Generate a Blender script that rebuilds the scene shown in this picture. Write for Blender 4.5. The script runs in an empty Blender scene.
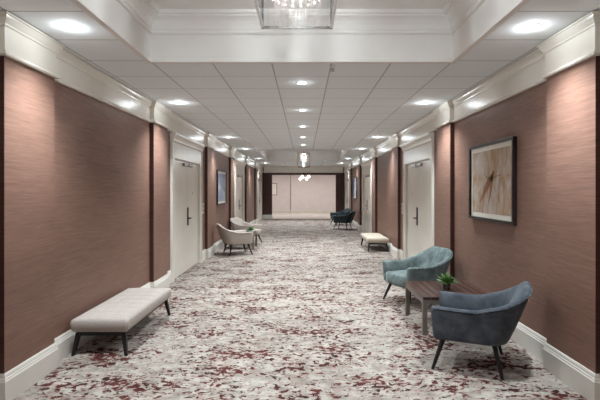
import bpy, bmesh, math, random
from mathutils import Vector, Matrix
random.seed(7)
PI = math.pi
C = bpy.context.scene.collection
S = bpy.context.scene

# ------------------------------------------------------------------ camera, world, exposure
CAM_Z = 1.57
cd = bpy.data.cameras.new('camera'); cam = bpy.data.objects.new('camera', cd); C.objects.link(cam)
cam.location = (0, 0, CAM_Z); cam.rotation_euler = (PI/2, 0, 0)
cd.sensor_width = 36; cd.lens = 440/600*36
cd.shift_x = -4/600; cd.shift_y = -10/600
cd.clip_start = 0.02
S.camera = cam
W = bpy.data.worlds.new('world'); S.world = W; W.use_nodes = True
W.node_tree.nodes['Background'].inputs[0].default_value = (1.0, 0.96, 0.92, 1)
W.node_tree.nodes['Background'].inputs[1].default_value = 0.6
S.view_settings.view_transform = 'Standard'; S.view_settings.look = 'None'
S.view_settings.gamma = 1; S.view_settings.use_curve_mapping = False
S.view_settings.exposure = 0.58
P_SIDE, P_CENTRE, P_LANTERN, P_LANTERN_FAR, P_LOBBY, P_SPILL = 210.0, 190.0, 120.0, 26.0, 20.0, 2.1
LAMP_COL = (0.865, 0.955, 1.0)
SPOT_DEG, SPOT_BLEND, SPOT_TILT = 125, 1.0, math.radians(9)
S.cycles.diffuse_bounces = 8; S.cycles.max_bounces = 14; S.cycles.transparent_max_bounces = 16

# ------------------------------------------------------------------ materials
def srgb(r, g, b):
    f = lambda c: (c/255/12.92) if c/255 <= 0.04045 else ((c/255+0.055)/1.055)**2.4
    return (f(r), f(g), f(b), 1)

def new_mat(name, col=(200, 200, 200), rough=0.5, spec=0.4, metal=0.0):
    m = bpy.data.materials.new(name); m.use_nodes = True
    b = m.node_tree.nodes['Principled BSDF']
    b.inputs['Base Color'].default_value = srgb(*col)
    b.inputs['Roughness'].default_value = rough
    b.inputs['Specular IOR Level'].default_value = spec
    b.inputs['Metallic'].default_value = metal
    return m, m.node_tree.nodes, m.node_tree.links, b

def coords(N, L, scale, rot=(0, 0, 0), kind='Object', loc=(0, 0, 0)):
    t = N.new('ShaderNodeTexCoord'); mp = N.new('ShaderNodeMapping')
    mp.inputs['Scale'].default_value = scale; mp.inputs['Rotation'].default_value = rot
    mp.inputs['Location'].default_value = loc
    L.new(t.outputs[kind], mp.inputs['Vector']); return mp.outputs['Vector']

def noise(N, L, vec, scale, detail=3, rough=0.5, dist=0.0):
    n = N.new('ShaderNodeTexNoise'); L.new(vec, n.inputs['Vector'])
    n.inputs['Scale'].default_value = scale; n.inputs['Detail'].default_value = detail
    n.inputs['Roughness'].default_value = rough; n.inputs['Distortion'].default_value = dist
    return n.outputs['Fac']

def ramp(N, L, fac, stops):
    r = N.new('ShaderNodeValToRGB'); L.new(fac, r.inputs['Fac'])
    e = r.color_ramp.elements
    while len(e) < len(stops): e.new(0.5)
    for i, (p, c) in enumerate(stops):
        e[i].position = p; e[i].color = c
    return r.outputs['Color']

def mix(N, L, fac, a, b, mode='MIX'):
    m = N.new('ShaderNodeMix'); m.data_type = 'RGBA'; m.blend_type = mode
    if hasattr(fac, 'links'): L.new(fac, m.inputs[0])
    else: m.inputs[0].default_value = fac
    for v, i in ((a, 6), (b, 7)):
        if hasattr(v, 'links'): L.new(v, m.inputs[i])
        else: m.inputs[i].default_value = v
    return m.outputs[2]

def mth(N, L, op, a, b=None, c=None):
    m = N.new('ShaderNodeMath'); m.operation = op
    for i, v in enumerate((a, b, c)):
        if v is None: continue
        if hasattr(v, 'links'): L.new(v, m.inputs[i])
        else: m.inputs[i].default_value = v
    return m.outputs[0]

def bump(N, L, b, h, strength=0.2, dist=0.01):
    n = N.new('ShaderNodeBump'); n.inputs['Strength'].default_value = strength
    n.inputs['Distance'].default_value = dist
    L.new(h, n.inputs['Height']); L.new(n.outputs['Normal'], b.inputs['Normal'])

def mat_paint(name, col, rough=0.4, spec=0.4):
    m, N, L, b = new_mat(name, col, rough, spec)
    f = noise(N, L, coords(N, L, (1, 1, 1)), 3.0, 4)
    c = ramp(N, L, f, [(0.3, srgb(*[max(0, v-4) for v in col])), (0.7, srgb(*[min(255, v+3) for v in col]))])
    L.new(c, b.inputs['Base Color']); return m

def mat_grasscloth(name, dark, light):
    m, N, L, b = new_mat(name, light, 0.5, 0.35)
    v1 = coords(N, L, (5, 5, 170))
    v2 = coords(N, L, (2, 2, 95))
    v3 = coords(N, L, (0.8, 0.8, 2.0))
    f1 = noise(N, L, v1, 1.0, 5, 0.65); f2 = noise(N, L, v2, 1.0, 3); f3 = noise(N, L, v3, 1.0, 2)
    s = mth(N, L, 'ADD', mth(N, L, 'MULTIPLY', f1, 0.55), mth(N, L, 'ADD', mth(N, L, 'MULTIPLY', f2, 0.25), mth(N, L, 'MULTIPLY', f3, 0.2)))
    c = ramp(N, L, s, [(0.32, srgb(*dark)), (0.68, srgb(*light))])
    L.new(c, b.inputs['Base Color']); bump(N, L, b, f1, 0.25, 0.004); return m

def mat_carpet():
    m, N, L, b = new_mat('carpet_flecked', (180, 170, 165), 0.95, 0.1)
    v = coords(N, L, (0.8, 1.0, 1))
    vl = coords(N, L, (0.6, 1.0, 1))
    warp = noise(N, L, v, 26, 1)
    big = noise(N, L, vl, 3.2, 3, 0.55)
    small = noise(N, L, v, 19, 3, 0.6, 0.6)
    s = mth(N, L, 'ADD', mth(N, L, 'MULTIPLY', small, 0.66), mth(N, L, 'MULTIPLY', big, 0.34))
    s = mth(N, L, 'ADD', s, mth(N, L, 'MULTIPLY', warp, 0.06))
    mask = ramp(N, L, s, [(0.572, (0, 0, 0, 1)), (0.584, (1, 1, 1, 1))])
    tiny = noise(N, L, coords(N, L, (0.7, 1.1, 1), loc=(3, 5, 0)), 30, 2, 0.5)
    mid = noise(N, L, coords(N, L, (0.6, 1.1, 1), loc=(13, 5, 0)), 22, 3, 0.6, 0.4)
    v3 = coords(N, L, (0.8, 1.1, 1), loc=(7.3, 3.1, 0))
    g = noise(N, L, v3, 9, 4, 0.65)
    g2 = noise(N, L, coords(N, L, (0.5, 1, 1), loc=(2, 9, 0)), 2.0, 2)
    base = ramp(N, L, g, [(0.36, srgb(106, 99, 92)), (0.47, srgb(140, 134, 126)), (0.6, srgb(167, 162, 153))])
    base = mix(N, L, 0.35, base, ramp(N, L, g2, [(0.35, srgb(126, 119, 111)), (0.65, srgb(166, 160, 152))]))
    red = ramp(N, L, noise(N, L, v3, 5, 2), [(0.35, srgb(46, 23, 22)), (0.65, srgb(84, 42, 38))])
    base = mix(N, L, mth(N, L, 'MULTIPLY', ramp(N, L, mid, [(0.54, (0, 0, 0, 1)), (0.58, (1, 1, 1, 1))]), 0.75), base, srgb(142, 122, 116))
    t2 = mth(N, L, 'ADD', mth(N, L, 'MULTIPLY', tiny, 0.7), mth(N, L, 'MULTIPLY', big, 0.3))
    base = mix(N, L, ramp(N, L, t2, [(0.572, (0, 0, 0, 1)), (0.587, (1, 1, 1, 1))]), base, srgb(98, 60, 56))
    c = mix(N, L, mask, base, red)
    pile = noise(N, L, coords(N, L, (1, 1, 1)), 220, 2)
    c = mix(N, L, 0.12, c, ramp(N, L, pile, [(0.3, (0.1, 0.09, 0.09, 1)), (0.7, (0.9, 0.88, 0.86, 1))]), 'OVERLAY')
    L.new(c, b.inputs['Base Color']); bump(N, L, b, pile, 0.3, 0.004)
    return m

TILE, OX, OY = 0.61, -1.55, 4.42
def mat_tiles():
    m, N, L, b = new_mat('ceiling_tiles', (214, 211, 207), 0.85, 0.2)
    t = N.new('ShaderNodeTexCoord'); sp = N.new('ShaderNodeSeparateXYZ'); L.new(t.outputs['Object'], sp.inputs[0])
    ds = []
    for ax, o in (('X', OX), ('Y', OY)):
        u = mth(N, L, 'FRACT', mth(N, L, 'DIVIDE', mth(N, L, 'SUBTRACT', sp.outputs[ax], o), TILE))
        ds.append(mth(N, L, 'MINIMUM', u, mth(N, L, 'SUBTRACT', 1.0, u)))
    d = mth(N, L, 'MINIMUM', ds[0], ds[1])
    line = ramp(N, L, d, [(0.009, (0, 0, 0, 1)), (0.015, (1, 1, 1, 1))])
    fine = noise(N, L, coords(N, L, (1, 1, 1)), 140, 2)
    body = ramp(N, L, fine, [(0.3, srgb(230, 235, 237)), (0.7, srgb(238, 242, 244))])
    L.new(mix(N, L, line, srgb(184, 181, 177), body), b.inputs['Base Color'])
    bump(N, L, b, line, 0.4, 0.01); return m

def mat_velvet(name, col, col2, sheen=0.6):
    m, N, L, b = new_mat(name, col, 0.8, 0.2)
    f = noise(N, L, coords(N, L, (1, 1, 1)), 9, 5, 0.6)
    L.new(ramp(N, L, f, [(0.32, srgb(*col)), (0.68, srgb(*col2))]), b.inputs['Base Color'])
    b.inputs['Sheen Weight'].default_value = sheen; b.inputs['Sheen Roughness'].default_value = 0.35
    b.inputs['Sheen Tint'].default_value = srgb(205, 222, 224)
    bump(N, L, b, noise(N, L, coords(N, L, (1, 1, 1)), 400, 2), 0.15, 0.002); return m

def mat_weave(name, col, col2):
    m, N, L, b = new_mat(name, col, 0.9, 0.15)
    f = noise(N, L, coords(N, L, (1, 1, 1)), 120, 3)
    L.new(ramp(N, L, f, [(0.3, srgb(*col)), (0.7, srgb(*col2))]), b.inputs['Base Color'])
    bump(N, L, b, f, 0.3, 0.002); return m

def mat_wood(name, dark, light, scale=(30, 1.5, 30), rough=0.35):
    m, N, L, b = new_mat(name, light, rough, 0.4)
    f = noise(N, L, coords(N, L, scale), 1.0, 4, 0.6)
    L.new(ramp(N, L, f, [(0.3, srgb(*dark)), (0.7, srgb(*light))]), b.inputs['Base Color']); return m

def mat_emit(name, col, strength):
    m = bpy.data.materials.new(name); m.use_nodes = True; N = m.node_tree.nodes; L = m.node_tree.links
    N.remove(N['Principled BSDF']); e = N.new('ShaderNodeEmission')
    e.inputs[0].default_value = col; e.inputs[1].default_value = strength
    L.new(e.outputs[0], N['Material Output'].inputs[0]); return m

def mat_glass(name, tint=(1, 1, 1, 1), gloss=0.12):
    m = bpy.data.materials.new(name); m.use_nodes = True; N = m.node_tree.nodes; L = m.node_tree.links
    N.remove(N['Principled BSDF']); a = N.new('ShaderNodeBsdfTransparent'); a.inputs[0].default_value = tint
    g = N.new('ShaderNodeBsdfGlossy'); g.inputs['Roughness'].default_value = 0.05
    fr = N.new('ShaderNodeFresnel'); fr.inputs[0].default_value = 1.45
    s = N.new('ShaderNodeMixShader')
    L.new(mth(N, L, 'MULTIPLY_ADD', fr.outputs[0], 0.7, gloss), s.inputs[0])
    L.new(a.outputs[0], s.inputs[1]); L.new(g.outputs[0], s.inputs[2])
    L.new(s.outputs[0], N['Material Output'].inputs[0]); return m

M_WALL = mat_grasscloth('grasscloth_rose_brown', (97, 71, 60), (146, 112, 98))
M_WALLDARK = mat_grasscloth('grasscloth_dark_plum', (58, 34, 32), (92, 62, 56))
M_CREAM = mat_paint('cream_gloss_paint', (222, 216, 206), 0.3, 0.5)
M_BASE = mat_paint('cream_baseboard_paint', (214, 209, 201), 0.35, 0.45)
M_DOOR = mat_paint('cream_door_paint', (216, 210, 200), 0.28, 0.5)
M_WHITE = mat_paint('white_coffer_paint', (226, 223, 219), 0.5, 0.3)
M_CARPET = mat_carpet()
M_TILES = mat_tiles()
M_SEAM = mat_paint('dark_joint', (60, 54, 50), 0.7, 0.2)
M_CHROME, *_ = new_mat('polished_chrome', (205, 205, 206), 0.12, 0.5, 1.0)
M_NICKEL, *_ = new_mat('brushed_nickel', (150, 147, 142), 0.35, 0.5, 1.0)
M_BRONZE, *_ = new_mat('dark_bronze', (60, 55, 52), 0.35, 0.5, 0.8)
M_BRASS, *_ = new_mat('aged_brass', (128, 100, 78), 0.35, 0.5, 1.0)
M_BLACKWOOD = mat_wood('black_stained_wood', (9, 8, 8), (18, 15, 14), rough=0.5)
M_TABLE = mat_wood('walnut_slats', (42, 25, 21), (80, 53, 45), (30, 1.5, 30), 0.3)
M_TLEG, *_ = new_mat('grey_metal_leg', (118, 110, 103), 0.45, 0.4, 0.6)
M_SLATE = mat_velvet('slate_blue_velvet', (52, 57, 66), (84, 89, 96), 0.3)
M_TEAL = mat_velvet('teal_grey_velvet', (72, 83, 83), (114, 125, 124), 0.35)
M_DARKTEAL = mat_velvet('dark_teal_velvet', (40, 47, 50), (56, 64, 67), 0.3)
M_CREAMFAB = mat_weave('pale_cream_fabric', (154, 143, 135), (182, 172, 163))
M_LINEN = mat_weave('light_grey_linen', (152, 142, 136), (182, 172, 165))
M_IVORY = mat_weave('ivory_fabric', (172, 160, 145), (198, 187, 171))
M_LEAF = mat_wood('succulent_green', (44, 74, 34), (112, 146, 82), (25, 25, 25), 0.5)
M_POT = mat_paint('dark_stone_pot', (70, 62, 56), 0.6, 0.3)
M_MINT = mat_paint('pale_mint_ceramic', (190, 210, 196), 0.3, 0.5)
M_LENS = mat_emit('downlight_lens', (1, 0.95, 0.88, 1), 6.0)
M_BULB = mat_emit('warm_bulb', (1, 0.9, 0.8, 1), 6.0)
M_TRIMRING = mat_paint('white_enamel_ring', (232, 230, 226), 0.4, 0.4)
M_GLASS = mat_glass('clear_glass')
M_CRYSTAL, N_, L_, B_ = new_mat('crystal', (245, 238, 234), 0.08, 0.8)
B_.inputs['Transmission Weight'].default_value = 0.88
M_LOBBYWALL = mat_paint('pale_blush_wall', (216, 208, 208), 0.5, 0.3)
M_MARBLE = mat_wood('pale_marble', (214, 208, 202), (236, 232, 228), (1.2, 1.2, 1.2), 0.2)
M_FRAME = mat_wood('black_picture_frame', (20, 16, 15), (38, 31, 28))
M_MAT = mat_paint('white_picture_mat', (238, 234, 226), 0.7, 0.2)
M_PLATE = mat_paint('switch_plate_ivory', (206, 198, 186), 0.4, 0.4)

def mat_art():
    m, N, L, b = new_mat('abstract_tan_painting', (160, 140, 125), 0.6, 0.2)
    v = coords(N, L, (1, 1.6, 0.9))
    f = noise(N, L, v, 3.2, 5, 0.6, 1.2); g = noise(N, L, coords(N, L, (1, 1.4, 0.8), loc=(4, 4, 4)), 5, 4, 0.6, 0.8)
    a = ramp(N, L, f, [(0.3, srgb(128, 90, 60)), (0.43, srgb(186, 150, 112)), (0.54, srgb(194, 178, 160)), (0.68, srgb(208, 200, 196))])
    c = ramp(N, L, g, [(0.35, srgb(148, 118, 96)), (0.5, srgb(170, 158, 150)), (0.65, srgb(190, 188, 196))])
    L.new(mix(N, L, 0.35, a, c), b.inputs['Base Color']); return m
M_ART = mat_art()
M_STROKE, *_ = new_mat('rust_brush_mark', (150, 110, 86), 0.6, 0.2)
M_STROKE2, *_ = new_mat('grey_brush_mark', (138, 118, 106), 0.6, 0.2)
def mat_blue():
    m, N, L, b = new_mat('pale_blue_print', (150, 165, 185), 0.4, 0.3)
    f = noise(N, L, coords(N, L, (1, 0.5, 2)), 2.2, 4, 0.6)
    L.new(ramp(N, L, f, [(0.3, srgb(112, 132, 164)), (0.5, srgb(158, 172, 194)), (0.7, srgb(196, 204, 216))]), b.inputs['Base Color']); return m
M_BLUE = mat_blue()

# ------------------------------------------------------------------ mesh helpers
def BM(): return bmesh.new()

def box(bm, x0, x1, y0, y1, z0, z1, mi=0):
    x0, x1 = sorted((x0, x1)); y0, y1 = sorted((y0, y1)); z0, z1 = sorted((z0, z1))
    v = [bm.verts.new(p) for p in ((x0,y0,z0),(x1,y0,z0),(x1,y1,z0),(x0,y1,z0),(x0,y0,z1),(x1,y0,z1),(x1,y1,z1),(x0,y1,z1))]
    for f in ((3,2,1,0),(4,5,6,7),(0,1,5,4),(1,2,6,5),(2,3,7,6),(3,0,4,7)):
        q = bm.faces.new([v[i] for i in f]); q.material_index = mi

def tube(bm, p0, p1, r0, r1, n=12):
    p0, p1 = Vector(p0), Vector(p1); d = (p1-p0).normalized()
    a = d.orthogonal().normalized(); b = d.cross(a)
    r = []
    for p, rr in ((p0, r0), (p1, r1)):
        r.append([bm.verts.new(p + (a*math.cos(2*PI*i/n) + b*math.sin(2*PI*i/n))*rr) for i in range(n)])
    for i in range(n):
        bm.faces.new((r[0][i], r[0][(i+1) % n], r[1][(i+1) % n], r[1][i]))
    bm.faces.new(list(reversed(r[0]))); bm.faces.new(r[1])

def lathe(bm, prof, n=24, c=(0, 0, 0)):
    rings = []
    for r, z in prof:
        rings.append([bm.verts.new((c[0]+r*math.cos(2*PI*i/n), c[1]+r*math.sin(2*PI*i/n), c[2]+z)) for i in range(n)])
    for a, b in zip(rings, rings[1:]):
        for i in range(n): bm.faces.new((a[i], a[(i+1) % n], b[(i+1) % n], b[i]))
    bm.faces.new(list(reversed(rings[0]))); bm.faces.new(rings[-1])

def sweep(bm, prof, path, closed=False):
    """profile (d, z): d = distance into the room; path runs with the room on its LEFT."""
    n = len(path); nor = []
    segs = n if closed else n-1
    for i in range(segs):
        a, b = Vector(path[i]), Vector(path[(i+1) % n]); d = (b-a).normalized(); nor.append(Vector((-d.y, d.x)))
    rings = []
    for i in range(n):
        if closed: n1, n2 = nor[i-1], nor[i]
        else: n1, n2 = nor[max(i-1, 0)], nor[min(i, segs-1)]
        off = n1 if (n1-n2).length < 1e-4 else n1+n2
        rings.append([bm.verts.new((path[i][0]+off.x*d, path[i][1]+off.y*d, z)) for d, z in prof])
    k = len(prof)
    for i in range(segs):
        a, b = rings[i], rings[(i+1) % n]
        for j in range(k): bm.faces.new((a[j], b[j], b[(j+1) % k], a[(j+1) % k]))
    if not closed:
        bm.faces.new(rings[0]); bm.faces.new(list(reversed(rings[-1])))

def obj(name, bm, mats, parent=None, smooth=False, bevel=0, seg=2, subsurf=0):
    bmesh.ops.recalc_face_normals(bm, faces=bm.faces[:])
    me = bpy.data.meshes.new(name); bm.to_mesh(me); bm.free()
    for m in (mats if isinstance(mats, (list, tuple)) else [mats]): me.materials.append(m)
    if smooth:
        for p in me.polygons: p.use_smooth = True
    o = bpy.data.objects.new(name, me); C.objects.link(o)
    if parent is not None: o.parent = parent
    if bevel:
        md = o.modifiers.new('bevel', 'BEVEL'); md.width = bevel; md.segments = seg; md.limit_method = 'ANGLE'
    if subsurf:
        md = o.modifiers.new('subsurf', 'SUBSURF'); md.levels = subsurf; md.render_levels = subsurf
    return o

def tag(o, label, cat, group=None):
    o['label'] = label; o['category'] = cat
    if group: o['group'] = group
    return o

def thing(name, label, cat, loc=(0, 0, 0), rz=0, group=None):
    o = bpy.data.objects.new(name, None); C.objects.link(o)
    o.location = loc; o.rotation_euler = (0, 0, rz); o.empty_display_size = 0.1
    return tag(o, label, cat, group)

def struct(name, bm, mats, **k):
    o = obj(name, bm, mats, **k); o['kind'] = 'structure'; return o

def dup(root, loc, rz, label, mats=None, group=None):
    def cp(o, parent):
        c = o.copy(); C.objects.link(c)
        if parent is not None: c.parent = parent
        for ch in list(o.children): cp(ch, c)
        return c
    r = cp(root, None); r.location = loc; r.rotation_euler = (0, 0, rz); r['label'] = label
    if group: r['group'] = group
    return r

# ------------------------------------------------------------------ the room
Y0, Y1, H = -4.5, 24.0, 2.87
LX, RX = -2.26, 2.20                    # recessed wall faces
PD, PW = 0.06, 0.65                     # pilaster depth and width
PIL = [-3.58, -0.37, 3.23, 6.44, 10.04, 13.25, 16.85, 20.06]
DOORS = [8.52, 15.33, 22.2]
OPEN_W, OPEN_H, CAS = 1.84, 2.12, 0.17

bm = BM(); box(bm, -2.6, 2.55, Y0-0.2, Y1+0.12, -0.08, 0); struct('floor', bm, M_CARPET)

COFFERS = [(OY-9*TILE, OY), (OY+16*TILE, OY+24*TILE)]
CX0, CX1 = OX, OX+5*TILE
bm = BM()
box(bm, -2.6, CX0, Y0-0.2, Y1+0.12, H, H+0.06)
box(bm, CX1, 2.55, Y0-0.2, Y1+0.12, H, H+0.06)
ys = [Y0-0.2] + [y for c in COFFERS for y in c] + [Y1+0.12]
for a, b in ((ys[0], ys[1]), (ys[2], ys[3]), (ys[4], ys[5])): box(bm, CX0, CX1, a, b, H, H+0.06)
struct('ceiling', bm, M_TILES)
HC = 3.33
for n, (a, b) in enumerate(COFFERS):
    bm = BM()
    box(bm, CX0-0.05, CX0, a-0.05, b+0.05, H+0.06, HC); box(bm, CX1, CX1+0.05, a-0.05, b+0.05, H+0.06, HC)
    box(bm, CX0, CX1, a-0.05, a, H+0.06, HC); box(bm, CX0, CX1, b, b+0.05, H+0.06, HC)
    box(bm, CX0-0.05, CX1+0.05, a-0.05, b+0.05, HC, HC+0.05)
    o = struct('ceiling_coffer', bm, M_WHITE)
    loop = [(CX0, a), (CX1, a), (CX1, b), (CX0, b)]
    bm = BM()
    sweep(bm, [(-0.03, H-0.012), (-0.03, H-0.02), (0.02, H-0.02), (0.024, H-0.008), (0.024, H+0.012), (0.016, H+0.018), (0.016, H+0.026), (0.006, H+0.026), (0.006, 3.13), (0.034, 3.13), (0.036, 3.15), (0.026, 3.158), (0.026, 3.172),
               (0.034, 3.175), (0.044, 3.215), (0.066, 3.25), (0.1, 3.272), (0.118, 3.276), (0.118, 3.296), (0.142, 3.296), (0.145, 3.315), (0.145, HC), (0, HC), (0, H-0.012)], loop, True)
    struct('trim_%d' % (n+1), bm, M_WHITE)

# side walls with pilasters and door openings
FR = [(0, 2.555), (0.028, 2.555), (0.036, 2.566), (0.028, 2.58), (0.018, 2.588), (0.018, 2.598), (0.01, 2.602), (0.01, 2.772), (0.02, 2.777),
      (0.022, 2.79), (0.034, 2.805), (0.046, 2.83), (0.05, 2.845), (0.06, 2.848), (0.06, 2.862), (0, 2.862)]
BB = [(0, 0), (0.022, 0), (0.022, 0.165), (0.017, 0.175), (0.017, 0.185), (0.013, 0.19), (0.011, 0.208), (0.006, 0.222), (0, 0.222)]
def wall_path(s, ya, yb):
    F = LX if s < 0 else RX; P = F - s*PD
    pts = [(F, ya)]
    for p in PIL:
        a, b = p, p+PW
        if b <= ya or a >= yb: continue
        pts += [(F, a), (P, a), (P, b), (F, b)]
    pts.append((F, yb))
    if s < 0: pts.reverse()             # keep the room on the left of the path
    return pts
for s, side in ((-1, 'left'), (1, 'right')):
    F = LX if s < 0 else RX; back = F + s*0.16
    bm = BM(); ya = Y0
    for d in DOORS + [None]:
        yb = Y1 if d is None else d-OPEN_W/2
        box(bm, F, back, ya, yb, 0, H)
        if d is not None:
            box(bm, F, back, d-OPEN_W/2, d+OPEN_W/2, OPEN_H, H); ya = d+OPEN_W/2
    for p in PIL:
        box(bm, F-s*PD, F, p, p+PW, 0, H)
    bm.normal_update()
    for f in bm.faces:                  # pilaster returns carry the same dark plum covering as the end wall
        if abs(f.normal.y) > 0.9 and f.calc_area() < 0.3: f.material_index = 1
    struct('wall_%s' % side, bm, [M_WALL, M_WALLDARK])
    bm = BM(); sweep(bm, FR, wall_path(s, Y0, Y1)); struct('trim_%d' % (3 if s < 0 else 4), bm, M_CREAM)
    bm = BM(); ya = Y0
    for d in DOORS + [None]:
        yb = Y1 if d is None else d-OPEN_W/2-CAS
        sweep(bm, BB, wall_path(s, ya, yb))
        if d is not None: ya = d+OPEN_W/2+CAS
    struct('baseboard_%s' % side, bm, M_BASE)

# end wall with the wide opening, and its trim
OL, OR, OH = -1.745, 1.735, 2.39
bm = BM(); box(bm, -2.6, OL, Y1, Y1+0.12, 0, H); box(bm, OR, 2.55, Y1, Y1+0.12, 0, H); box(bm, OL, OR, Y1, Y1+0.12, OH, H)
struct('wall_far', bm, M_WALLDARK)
bm = BM(); sweep(bm, [(d, z if z > 2.6 else z-0.05) for d, z in FR], [(RX-0.061, Y1), (LX+0.061, Y1)]); struct('trim_5', bm, M_CREAM)
bm = BM(); sweep(bm, BB, [(OL-0.002, Y1), (LX+0.023, Y1)]); sweep(bm, BB, [(RX-0.023, Y1), (OR+0.002, Y1)]); struct('baseboard_far', bm, M_BASE)
bm = BM(); box(bm, -2.6, 2.55, Y0-0.12, Y0, 0, H); struct('wall_near', bm, M_CREAM)

# lobby beyond
LY = 30.0
bm = BM(); box(bm, -4.2, 4.2, Y1+0.12, LY+0.1, -0.08, 0); struct('floor_lobby', bm, M_MARBLE)
bm = BM(); box(bm, -4.2, 4.2, Y1+0.12, LY+0.1, 2.75, 2.81); struct('ceiling_lobby', bm, M_WHITE)
bm = BM(); box(bm, -4.2, 4.2, LY, LY+0.1, 0, 2.75)
box(bm, -0.9, 4.0, LY-0.05, LY, 0.2, 2.75)
struct('wall_lobby_back', bm, M_LOBBYWALL)
bm = BM(); box(bm, -0.925, -0.9, LY-0.052, LY-0.002, 0.2, 2.75); struct('trim_6', bm, M_SEAM)
bm = BM(); box(bm, -4.3, -4.2, Y1+0.12, LY, 0, 2.75); struct('wall_lobby_left', bm, M_LOBBYWALL)
bm = BM(); box(bm, 4.2, 4.3, Y1+0.12, LY, 0, 2.75); struct('wall_lobby_right', bm, M_LOBBYWALL)
bm = BM(); sweep(bm, BB, [(4.19, LY-0.05), (-0.9, LY-0.05)]); sweep(bm, BB, [(-0.93, LY), (-4.19, LY)]); struct('baseboard_lobby', bm, M_BASE)

# ------------------------------------------------------------------ doors
def make_door(n, s, yc):
    F = LX if s < 0 else RX; i = -s     # i: into the room
    r = bpy.data.objects.new('door_%d' % n, None); C.objects.link(r); r.location = (F, yc, 0); r['kind'] = 'structure'
    a, hw = OPEN_W/2, OPEN_W/2+CAS
    bm = BM()
    for sg in (-1, 1):
        box(bm, 0, i*0.03, sg*a, sg*hw, 0, 2.40)
        box(bm, i*0.03, i*0.042, sg*(hw-0.045), sg*hw, 0, 2.40)
        box(bm, -i*0.1, 0, sg*a, sg*(a-0.012), 0, OPEN_H)
    box(bm, 0, i*0.03, -a, a, OPEN_H, 2.40)
    box(bm, -i*0.1, 0, -a, a, OPEN_H-0.012, OPEN_H)
    obj('casing', bm, M_DOOR, r, bevel=0.003)
    bm = BM()
    y = hw
    sweep(bm, [(0, 2.40), (0.045, 2.40), (0.05, 2.42), (0.055, 2.45), (0.075, 2.49), (0.095, 2.51), (0.1, 2.545), (0, 2.545)],
          [(0, -y), (0, y)] if s > 0 else [(0, y), (0, -y)])
    obj('cornice', bm, M_CREAM, r)
    for sg in (-1, 1):
        bm = BM(); y0, y1 = sg*0.001, sg*(a-0.016)
        box(bm, -i*0.015, -i*0.06, y0, y1, 0.008, OPEN_H-0.018)
        lf = obj('door_leaf', bm, M_DOOR, r, bevel=0.003)
        bm = BM(); box(bm, -i*0.015, i*0.035, sg*0.04, sg*0.30, OPEN_H-0.10, OPEN_H-0.045)
        obj('door_closer', bm, M_NICKEL, lf, bevel=0.006)
        if sg > 0:
            bm = BM(); box(bm, -i*0.015, -i*0.003, 0.04, 0.125, 0.88, 1.23); obj('lock_plate', bm, M_BRONZE, lf, bevel=0.003)
            bm = BM(); tube(bm, (-i*0.015, 0.08, 1.02), (i*0.045, 0.08, 1.02), 0.012, 0.012)
            tube(bm, (i*0.04, 0.068, 1.02), (i*0.04, 0.20, 1.02), 0.011, 0.009)
            obj('lever_handle', bm, M_BRONZE, lf, smooth=False)
            bm = BM(); tube(bm, (-i*0.016, 0.46, 1.51), (-i*0.010, 0.46, 1.51), 0.011, 0.011); obj('peephole', bm, M_BRONZE, lf)
k = 1
for yc in DOORS:
    for s in (-1, 1):
        make_door(k, s, yc); k += 1

# ------------------------------------------------------------------ ceiling downlights
dl = {}
def ring_bm():
    bm = BM(); n = 28; prof = [(0.053, 0.0), (0.053, -0.004), (0.070, -0.004), (0.076, -0.002), (0.076, 0.0)]
    rings = [[bm.verts.new((r*math.cos(2*PI*i/n), r*math.sin(2*PI*i/n), z)) for i in range(n)] for r, z in prof]
    for q in range(len(rings)):
        a, b = rings[q], rings[(q+1) % len(rings)]
        for i in range(n): bm.faces.new((a[i], a[(i+1) % n], b[(i+1) % n], b[i]))
    return bm
def make_downlight(x, y, label, power, tilt=0):
    if 'p' not in dl:
        r = thing('ceiling_downlight', label, 'ceiling light', (x, y, H), 0, 'recessed ceiling downlights')
        obj('trim_ring', ring_bm(), M_TRIMRING, r)
        bm = BM(); lathe(bm, [(0.0525, 0.0), (0.0525, -0.004), (0.040, -0.008), (0.02, -0.010)], 28); obj('lens', bm, M_LENS, r)
        dl['p'] = r
    else:
        r = dup(dl['p'], (x, y, H), 0, label)
    ld = bpy.data.lights.new('downlight_lamp', 'SPOT'); ld.energy = power; ld.color = LAMP_COL
    ld.spot_size = math.radians(SPOT_DEG); ld.spot_blend = SPOT_BLEND; ld.shadow_soft_size = 0.07
    lo = bpy.data.objects.new('downlight_lamp', ld); C.objects.link(lo); lo.location = (x, y, H-0.03); lo.rotation_euler = (0, tilt, 0)
    pd = bpy.data.lights.new('downlight_spill', 'POINT'); pd.energy = P_SPILL if tilt else 0.5; pd.color = LAMP_COL; pd.shadow_soft_size = 0.015
    po = bpy.data.objects.new('downlight_spill', pd); C.objects.link(po); po.location = (x, y, H-0.03)
ordn = ['first', 'second', 'third', 'fourth', 'fifth', 'sixth']
NS = [-2, 3, 10, 15, 22, 27]
for s, side, x in ((-1, 'left', OX-0.31), (1, 'right', CX1+0.31)):
    for j, n in enumerate(NS):
        make_downlight(x, OY+TILE*(n+0.5), 'round recessed downlight, %s from the front in the %s ceiling row' % (ordn[j], side), P_SIDE, s*SPOT_TILT)
for j, n in enumerate([1, 4, 7, 10, 13]):
    make_downlight((CX0+CX1)/2, OY+TILE*(n+0.5), 'round recessed downlight, %s from the front in the middle ceiling row' % ordn[j], P_CENTRE)
make_downlight((CX0+CX1)/2, OY+TILE*27.5, 'round recessed downlight in the middle of the ceiling beyond the far coffer', P_CENTRE)
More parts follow.
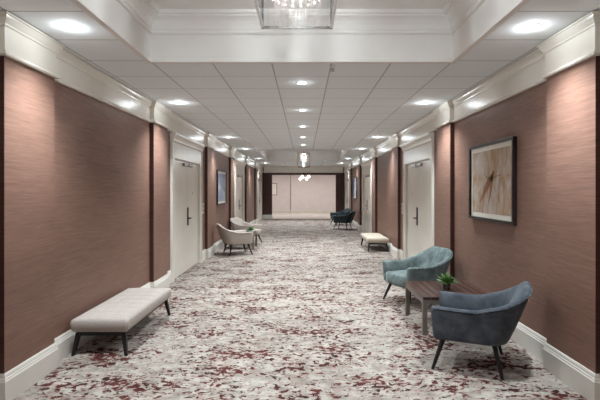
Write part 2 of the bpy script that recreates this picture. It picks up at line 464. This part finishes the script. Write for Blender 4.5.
for s, side, x in ((-1, 'left', OX-0.31), (1, 'right', CX1+0.31)):
    for n in (-9, -13):
        ld = bpy.data.lights.new('downlight_lamp', 'SPOT'); ld.energy = P_SIDE; ld.color = LAMP_COL
        ld.spot_size = math.radians(SPOT_DEG); ld.spot_blend = SPOT_BLEND; ld.shadow_soft_size = 0.07
        lo = bpy.data.objects.new('downlight_lamp', ld); C.objects.link(lo); lo.location = (x, OY+TILE*(n+0.5), H-0.03); lo.rotation_euler = (0, s*SPOT_TILT, 0)

r = thing('fire_sprinkler', 'small white ceiling sprinkler head just past the near coffer edge', 'sprinkler', (0.30, 4.62, H))
bm = BM(); lathe(bm, [(0.035, 0), (0.035, -0.006), (0.012, -0.012), (0.01, -0.03)], 16); obj('escutcheon', bm, M_TRIMRING, r, smooth=True)
bm = BM(); tube(bm, (-0.014, 0, -0.03), (-0.012, 0, -0.05), 0.003, 0.003); tube(bm, (0.014, 0, -0.03), (0.012, 0, -0.05), 0.003, 0.003)
tube(bm, (0, 0, -0.029), (0, 0, -0.033), 0.018, 0.018); tube(bm, (0, 0, -0.05), (0, 0, -0.053), 0.02, 0.02); obj('deflector', bm, M_NICKEL, r)

# ------------------------------------------------------------------ lanterns
def make_lantern(label, x, y, zb, w, h, frame_mat, strands, power):
    r = thing('pendant_lantern', label, 'pendant lantern', (x, y, zb), 0, 'glass box pendant lanterns')
    a, t = w/2, 0.008
    bm = BM()
    for sx in (-1, 1):
        for sy in (-1, 1): box(bm, sx*a-t*sx*2, sx*a, sy*a-t*sy*2, sy*a, 0, h)
    for z in (0, h-2*t):
        for sg in (-1, 1):
            box(bm, -a, a, sg*a, sg*(a-2*t), z, z+2*t); box(bm, sg*a, sg*(a-2*t), -a, a, z, z+2*t)
    obj('frame', bm, frame_mat, r)
    for ax, sg in (('x', -1), ('x', 1), ('y', -1), ('y', 1)):
        bm = BM(); p, q = sg*(a-t-0.002), sg*(a-t+0.002)
        if ax == 'x': box(bm, p, q, -a+2*t, a-2*t, 2*t, h-2*t)
        else: box(bm, -a+2*t, a-2*t, p, q, 2*t, h-2*t)
        obj('glass_panel', bm, M_GLASS, r)
    bm = BM(); box(bm, -a+2*t, a-2*t, -a+2*t, a-2*t, h-2*t, h-t); obj('top_plate', bm, frame_mat, r)
    bm = BM(); tube(bm, (0, 0, h-t), (0, 0, HC-zb-0.02), 0.009, 0.009); obj('stem', bm, frame_mat, r)
    bm = BM(); lathe(bm, [(0.07, HC-zb-0.022), (0.075, HC-zb-0.008), (0.075, HC-zb)], 24); obj('ceiling_canopy', bm, frame_mat, r, smooth=True)
    for kx in (-1, 1):
        for ky in (-1, 1):
            bm = BM(); bmesh.ops.create_uvsphere(bm, u_segments=12, v_segments=8, radius=0.017, matrix=Matrix.Translation((kx*0.06, ky*0.06, h-0.16)))
            tube(bm, (kx*0.06, ky*0.06, h-0.14), (kx*0.06, ky*0.06, h-2*t), 0.009, 0.009)
            obj('candle_bulb', bm, M_BULB, r, smooth=True)
    for (rad, cnt, nb) in strands:
        for j in range(cnt):
            ang = 2*PI*(j+0.5)/cnt; px, py = rad*math.cos(ang), rad*math.sin(ang)
            bm = BM(); z = h-2*t-0.02
            tube(bm, (px, py, h-2*t), (px, py, h-2*t-0.026*nb), 0.0012, 0.0012, 4)
            for q in range(nb):
                bmesh.ops.create_icosphere(bm, subdivisions=1, radius=0.0105, matrix=Matrix.Translation((px, py, z-0.026*q)))
            obj('crystal_strand', bm, M_CRYSTAL, r)
    ld = bpy.data.lights.new('lantern_lamp', 'POINT'); ld.energy = power; ld.color = LAMP_COL; ld.shadow_soft_size = 0.025
    lo = bpy.data.objects.new('lantern_lamp', ld); C.objects.link(lo); lo.location = (x, y, zb+h*0.66)
    return r
XC = (CX0+CX1)/2
make_lantern('large chrome and glass box lantern with crystal strands in the near coffer', -0.045, 2.61, 2.607, 0.46, 0.52, M_CHROME,
             [(0.16, 20, 15), (0.105, 14, 12), (0.05, 6, 9)], P_LANTERN)
make_lantern('small looking bronze framed glass lantern hanging in the far coffer', XC+0.02, 16.7, 2.43, 0.46, 0.53, M_BRASS,
             [(0.13, 14, 12)], P_LANTERN_FAR)

# ------------------------------------------------------------------ pictures
def picture(name, s, yc, zc, w, h, art, label, cat, group, strokes=False, F=None):
    F = (LX if s < 0 else RX); i = -s
    r = thing(name, label, cat, (F, yc, zc), 0, group)
    f, d = 0.032, 0.045
    bm = BM()
    box(bm, 0.001*i, d*i, -w/2, w/2, h/2-f, h/2); box(bm, 0.001*i, d*i, -w/2, w/2, -h/2, -h/2+f)
    box(bm, 0.001*i, d*i, -w/2, -w/2+f, -h/2+f, h/2-f); box(bm, 0.001*i, d*i, w/2-f, w/2, -h/2+f, h/2-f)
    obj('frame', bm, M_FRAME, r, bevel=0.003)
    bm = BM(); box(bm, 0.002*i, 0.02*i, -w/2+f, w/2-f, -h/2+f, h/2-f); obj('mat_board', bm, M_MAT, r)
    g = f+0.055
    bm = BM(); box(bm, 0.02*i, 0.022*i, -w/2+g, w/2-g, -h/2+g, h/2-g)
    mats = [art, M_STROKE, M_STROKE2]
    if strokes:
        def poly(pts, mi, z=0.0235):
            # pts given as seen from the room: u to the right, v up
            q = bm.faces.new([bm.verts.new((z*i, -u*i*-1 if s < 0 else -u, v)) for u, v in pts]); q.material_index = mi
        def ribbon(pts, wd, mi):
            for (a, b), (c, e), w0, w1 in zip(pts, pts[1:], wd, wd[1:]):
                dx, dy = c-a, e-b; ln = math.hypot(dx, dy); nx, ny = -dy/ln, dx/ln
                poly([(a+nx*w0, b+ny*w0), (c+nx*w1, e+ny*w1), (c-nx*w1, e-ny*w1), (a-nx*w0, b-ny*w0)], mi)
        ribbon([(-0.30, -0.26), (-0.18, -0.14), (-0.06, -0.03), (0.06, 0.07), (0.12, 0.13)], [0.004, 0.03, 0.05, 0.035, 0.01], 1)
        ribbon([(-0.05, -0.27), (0.0, -0.16), (0.03, -0.05), (0.08, 0.05)], [0.004, 0.02, 0.03, 0.01], 1)
        ribbon([(-0.16, 0.10), (-0.08, 0.05), (0.02, 0.045), (0.16, 0.06), (0.30, 0.075)], [0.003, 0.007, 0.009, 0.007, 0.003], 2)
        ribbon([(0.10, 0.12), (0.06, 0.05), (-0.02, -0.02)], [0.004, 0.012, 0.004], 2)
    obj('painting', bm, mats, r)
    return r
picture('framed_painting', 1, 5.15, 1.665, 1.22, 0.92, M_ART, 'black framed abstract tan and grey painting on right wall above table', 'picture', 'framed wall pictures', True)
picture('framed_print', -1, 11.97, 1.64, 1.26, 0.92, M_BLUE, 'black framed pale blue print on left wall above the cream armchairs', 'picture', 'framed wall pictures')
picture('framed_print', 1, 18.78, 1.66, 1.26, 0.92, M_BLUE, 'far black framed pale blue print on right wall above dark armchairs', 'picture', 'framed wall pictures')
r = thing('framed_print', 'thin black framed white print on the pale lobby back wall', 'picture', (-2.03, LY, 1.62), 0, 'framed wall pictures')
bm = BM()
for x0, x1, z0, z1 in ((-0.19, -0.16, -0.4, 0.4), (0.16, 0.19, -0.4, 0.4), (-0.16, 0.16, 0.37, 0.4), (-0.16, 0.16, -0.4, -0.37)): box(bm, x0, x1, -0.035, -0.002, z0, z1)
obj('frame', bm, M_FRAME, r)
bm = BM(); box(bm, -0.16, 0.16, -0.02, -0.003, -0.37, 0.37); obj('print_sheet', bm, M_MAT, r)

# ------------------------------------------------------------------ switch plates
for s, F, lab in ((-1, LX, 'ivory wall control plate beside the nearest left door'), (1, RX, 'ivory wall control plate beside the nearest right door')):
    i = -s; r = thing('wall_control_plate', lab, 'control plate', (F, 9.82, 1.16), 0, 'wall control plates')
    bm = BM(); box(bm, 0.001*i, 0.014*i, -0.06, 0.06, -0.12, 0.12); obj('plate', bm, M_PLATE, r, bevel=0.004)
    for z in (-0.05, 0.05):
        bm = BM(); box(bm, 0.014*i, 0.02*i, -0.028, 0.028, z-0.032, z+0.032); obj('rocker', bm, M_NICKEL, r, bevel=0.003)

# ------------------------------------------------------------------ benches
def make_bench(label, loc, rz, fab, group):
    r = thing('upholstered_bench', label, 'bench', loc, rz, group)
    hx, hy, z0, z1 = 0.262, 0.675, 0.222, 0.368
    bm = BM(); nx, ny = 20, 48
    def top(u, v):
        x, y = u*hx, v*hy
        e = (1-abs(u)**6)*(1-abs(v)**10)
        z = z1-0.028+0.028*e
        for k in (-1/3, 1/3): z -= 0.010*math.exp(-((u-k)/0.05)**2)*e
        for k in range(1, 8): z -= 0.010*math.exp(-((v-(-1+k/4))/0.022)**2)*e
        return (x, y, z)
    g = [[bm.verts.new(top(-1+2*i/nx, -1+2*j/ny)) for j in range(ny+1)] for i in range(nx+1)]
    for i in range(nx):
        for j in range(ny): bm.faces.new((g[i][j], g[i+1][j], g[i+1][j+1], g[i][j+1]))
    rim = [g[i][0] for i in range(nx)] + [g[nx][j] for j in range(ny)] + [g[i][ny] for i in range(nx, 0, -1)] + [g[0][j] for j in range(ny, 0, -1)]
    prev = rim
    for (grow, z) in ((0.008, z1-0.05), (0.01, (z0+z1)/2), (0.006, z0+0.025), (-0.012, z0)):
        nr = [bm.verts.new((v.co.x*(1+grow/hx), v.co.y*(1+grow/hy), z)) for v in rim]
        for i in range(len(rim)):
            j = (i+1) % len(rim); bm.faces.new((prev[i], prev[j], nr[j], nr[i]))
        prev = nr
    bm.faces.new(list(reversed(prev)))
    obj('cushion', bm, fab, r, smooth=True)
    bm = BM()
    for sg in (-1, 1):
        box(bm, -0.235, 0.235, sg*0.648, sg*0.612, 0.18, 0.222)
        box(bm, sg*0.215, sg*0.18, -0.615, 0.615, 0.18, 0.222)
    obj('frame_rail', bm, M_BLACKWOOD, r, bevel=0.003)
    for sx in (-1, 1):
        for sy in (-1, 1):
            bm = BM(); p0 = Vector((sx*0.215, sy*0.63, 0.215)); p1 = Vector((sx*0.252, sy*0.668, 0.0))
            rr = []
            for p, h in ((p0, 0.022), (p1, 0.014)):
                rr.append([bm.verts.new((p.x+a*h, p.y+b*h, p.z)) for a, b in ((-1,-1),(1,-1),(1,1),(-1,1))])
            for i in range(4): bm.faces.new((rr[0][i], rr[0][(i+1) % 4], rr[1][(i+1) % 4], rr[1][i]))
            bm.faces.new(rr[0]); bm.faces.new(rr[1])
            obj('leg', bm, M_BLACKWOOD, r, bevel=0.003)
    return r
make_bench('long light grey tufted bench with black legs against left wall', (-1.937, 4.84, 0), 0, M_LINEN, 'upholstered benches')
make_bench('ivory upholstered bench with black legs against right wall', (1.88, 11.83, 0), 0, M_IVORY, 'upholstered benches')

# ------------------------------------------------------------------ armchairs
def make_armchair(label, loc, rz, fab, group):
    r = thing('tub_armchair', label, 'armchair', loc, rz, group)
    ZB, ZT = 0.255, 0.76
    def plan(z, d, n_arm=9, n_arc=7, n_back=9):
        t = (z-ZB)/(ZT-ZB)
        hw = 0.318+0.042*t-d; xb = -0.325-0.195*t+d; xf = 0.262+0.03*t; rr = max(0.17-d*0.7, 0.06)
        pts = [(xf+(xb+rr-xf)*k/n_arm, hw) for k in range(n_arm)]
        pts += [(xb+rr-rr*math.sin(PI/2*k/n_arc), hw-rr+rr*math.cos(PI/2*k/n_arc)) for k in range(n_arc)]
        pts += [(xb, (hw-rr)*(1-2*k/n_back)) for k in range(n_back+1)]
        pts += [(xb+rr-rr*math.cos(PI/2*k/n_arc), -(hw-rr)-rr*math.sin(PI/2*k/n_arc)) for k in range(1, n_arc+1)]
        pts += [(xb+rr+(xf-xb-rr)*k/n_arm, -hw) for k in range(1, n_arm+1)]
        return pts
    ref = plan(0.56, 0)
    n = len(ref)
    def hgt(k):
        k = min(k, n-1-k)
        u = (k-6)/10.0                  # ramp from mid arm to the end of the corner
        u = max(0, min(1, u))
        return 0.55 + 0.008*(1-min(k, 4)/4) + 0.195*(u*u*(3-2*u)*0.1+u*0.9) + (0.006 if k > 16 else 0)
    rows = []
    for k in range(n):
        h = hgt(k)
        ring = []
        for z, d in ((ZB, 0.012), (ZB+0.02, 0.0), (ZB+0.5*(h-ZB), -0.004), (h-0.028, 0.0), (h-0.004, 0.016), (h, 0.038), (h-0.006, 0.06), (h-0.035, 0.078), (0.42, 0.088), (0.29, 0.09)):
            x, y = plan(z, d)[k]; ring.append((x, y, z))
        rows.append(ring)
    bm = BM()
    V = [[bm.verts.new(p) for p in ring] for ring in rows]
    m = len(V[0])
    for a, b in zip(V, V[1:]):
        for j in range(m): bm.faces.new((a[j], b[j], b[(j+1) % m], a[(j+1) % m]))
    for e, ring in ((V[0], 0), (V[-1], 1)):                      # rounded arm fronts
        c = Vector((0, 0, 0))
        for v in e: c += v.co
        c /= m
        inner = [bm.verts.new((v.co.x+0.018, c.y+(v.co.y-c.y)*0.6, c.z+(v.co.z-c.z)*0.86)) for v in e]
        for j in range(m): bm.faces.new((e[j], e[(j+1) % m], inner[(j+1) % m], inner[j]))
        for j in range(m//2-1):
            bm.faces.new((inner[j], inner[j+1], inner[m-2-j], inner[m-1-j]))
    obj('tub_shell', bm, fab, r, smooth=True, subsurf=1)
    bm = BM(); prev = None
    for k in range(n):                  # welt along the outer top edge
        h = hgt(k); x, y = plan(h-0.02, 0.002)[k]
        if prev: tube(bm, prev, (x, y, h-0.018), 0.0055, 0.0055, 8)
        prev = (x, y, h-0.018)
    obj('piping', bm, fab, r, smooth=True)
    bm = BM(); nx, ny = 10, 8
    x0, x1, hy = -0.30, 0.285, 0.235
    def pt(i, j, z, sh):
        u, v = i/nx, -1+2*j/ny
        bow = 0.012*(1-v*v)
        return (x0+(x1+bow*u-x0)*u + (sh if i == 0 else -sh if i == nx else 0), (hy-sh)*v, z)
    tops = [[bm.verts.new(pt(i, j, 0.415+0.022*(1-(2*i/nx-1)**4)*(1-(-1+2*j/ny)**4), 0.018)) for j in range(ny+1)] for i in range(nx+1)]
    for i in range(nx):
        for j in range(ny): bm.faces.new((tops[i][j], tops[i+1][j], tops[i+1][j+1], tops[i][j+1]))
    idx = [(i, 0) for i in range(nx)] + [(nx, j) for j in range(ny)] + [(i, ny) for i in range(nx, 0, -1)] + [(0, j) for j in range(ny, 0, -1)]
    prev = [tops[i][j] for i, j in idx]
    for z, sh in ((0.395, 0.0), (0.30, 0.0), (0.262, 0.01)):
        nr = [bm.verts.new(pt(i, j, z, sh)) for i, j in idx]
        for q in range(len(idx)):
            w = (q+1) % len(idx); bm.faces.new((prev[q], prev[w], nr[w], nr[q]))
        prev = nr
    bm.faces.new(list(reversed(prev)))
    obj('seat_cushion', bm, fab, r, smooth=True)
    for sx in (-1, 1):
        for sy in (-1, 1):
            bm = BM(); tube(bm, (sx*0.205-0.01, sy*0.225, 0.265), (sx*0.28, sy*0.31, 0), 0.023, 0.013, 12)
            obj('leg', bm, M_BLACKWOOD, r, smooth=False)
    return r
A1, A2 = math.atan2(0.4, -0.915), math.atan2(-0.37, -0.93)
G = 'upholstered tub armchairs'
make_armchair('slate blue velvet tub armchair nearest the camera, in front of table', (1.507, 4.03, 0), A1, M_SLATE, G)
make_armchair('teal grey velvet tub armchair behind the slatted table on the right', (1.515, 6.14, 0), A2, M_TEAL, G)
ac = make_armchair('pale cream tub armchair by left wall, nearer of the cream pair', (-1.63, 10.84, 0), PI-A1, M_CREAMFAB, G)
dup(ac, (-1.63, 12.95, 0), PI-A2, 'pale cream tub armchair by left wall, farther of the cream pair')
ad = make_armchair('dark teal tub armchair near far end, seen from behind', (1.55, 17.65, 0), A1, M_DARKTEAL, G)
dup(ad, (1.57, 19.75, 0), A2, 'dark teal tub armchair farthest away, half hidden behind its twin')

# ------------------------------------------------------------------ slatted side tables
def make_table(label, loc, w, l):
    r = thing('slatted_side_table', label, 'side table', loc, 0, 'slatted side tables')
    z0, z1 = 0.385, 0.417; n = 9; sw = w/n
    for k in range(n):
        bm = BM(); x = -w/2+sw*k; box(bm, x+0.004, x+sw-0.004, -l/2, l/2, z0, z1); obj('slat', bm, M_TABLE, r, bevel=0.003)
    bm = BM()
    for sg in (-1, 1):
        box(bm, -w/2+0.05, w/2-0.05, sg*(l/2-0.006), sg*(l/2-0.03), 0.34, z0)
        box(bm, sg*(w/2-0.006), sg*(w/2-0.03), -l/2+0.05, l/2-0.05, 0.34, z0)
    obj('apron', bm, M_TLEG, r)
    for sx in (-1, 1):
        for sy in (-1, 1):
            bm = BM(); box(bm, sx*(w/2-0.002), sx*(w/2-0.052), sy*(l/2-0.002), sy*(l/2-0.052), 0, z0); obj('leg', bm, M_TLEG, r, bevel=0.003)
    return r
tr = make_table('walnut slatted side table with grey metal legs between the blue armchairs', (1.67, 5.16, 0), 0.78, 0.84)
dup(tr, (-1.70, 11.92, 0), 0, 'slatted side table between the two cream armchairs on the left')

def make_plant(label, loc, pot_mat, rad, hp, leaves, spread):
    r = thing('potted_succulent', label, 'plant', loc, 0, 'small potted plants on the side tables')
    bm = BM(); lathe(bm, [(rad*0.8, 0), (rad, hp*0.3), (rad, hp), (rad*0.85, hp), (rad*0.8, hp-0.012)], 20); obj('pot', bm, pot_mat, r, smooth=False)
    bm = BM()
    for k in range(leaves):
        az = random.uniform(0, 2*PI); tilt = random.uniform(0.3, 1.25); ln = spread*random.uniform(0.65, 1.1)
        d = Vector((math.cos(az)*math.sin(tilt), math.sin(az)*math.sin(tilt), math.cos(tilt))); sd = Vector((-math.sin(az), math.cos(az), 0)); up = d.cross(sd)
        o = Vector((math.cos(az)*rad*0.3, math.sin(az)*rad*0.3, hp-0.012))
        prev = None
        for t, wd in ((0, 0.4), (0.35, 1.0), (0.7, 0.8), (1.0, 0.08)):
            c = o+d*ln*t - Vector((0, 0, 1))*ln*0.25*t*t*math.sin(tilt); wv = 0.011*wd
            ring = [bm.verts.new(c+sd*wv), bm.verts.new(c+up*wv*0.4), bm.verts.new(c-sd*wv), bm.verts.new(c-up*wv*0.4)]
            if prev:
                for q in range(4): bm.faces.new((prev[q], prev[(q+1) % 4], ring[(q+1) % 4], ring[q]))
            else: bm.faces.new(ring)
            prev = ring
        bm.faces.new(prev)
    obj('foliage', bm, M_LEAF, r)
make_plant('small green succulent in dark pot on the right slatted table', (1.66, 5.12, 0.4175), M_POT, 0.042, 0.075, 90, 0.15)
make_plant('small green plant in pale mint pot on the left slatted table', (-1.42, 11.72, 0.4175), M_MINT, 0.07, 0.09, 70, 0.13)

# ------------------------------------------------------------------ lobby chandelier
r = thing('glass_chandelier', 'small bright glass chandelier hanging in the pale lobby beyond', 'chandelier', (0.03, 27.0, 2.3))
bm = BM(); tube(bm, (0, 0, 0), (0, 0, 0.45), 0.012, 0.012); lathe(bm, [(0.06, 0.42), (0.07, 0.45)], 16)
for k in range(6):
    a = PI/3*k; tube(bm, (0, 0, 0.02), (0.26*math.cos(a), 0.26*math.sin(a), -0.04 if k % 2 else 0.09), 0.01, 0.01, 8)
obj('arm_frame', bm, M_CHROME, r)
M_GLOBE = mat_emit('lit_glass_globe', (1, 0.93, 0.82, 1), 4.0)
for k in range(6):
    a = PI/3*k
    bm = BM(); bmesh.ops.create_uvsphere(bm, u_segments=16, v_segments=10, radius=0.085, matrix=Matrix.Translation((0.26*math.cos(a), 0.26*math.sin(a), -0.04 if k % 2 else 0.09)))
    obj('globe_shade', bm, M_GLOBE, r, smooth=True)
for x in (-2.2, 0.0, 2.2):
    ld = bpy.data.lights.new('lobby_lamp', 'AREA'); ld.shape = 'DISK'; ld.size = 0.6; ld.energy = P_LOBBY; ld.color = (1, 0.95, 0.9)
    lo = bpy.data.objects.new('lobby_lamp', ld); C.objects.link(lo); lo.location = (x, 27.6, 2.72)
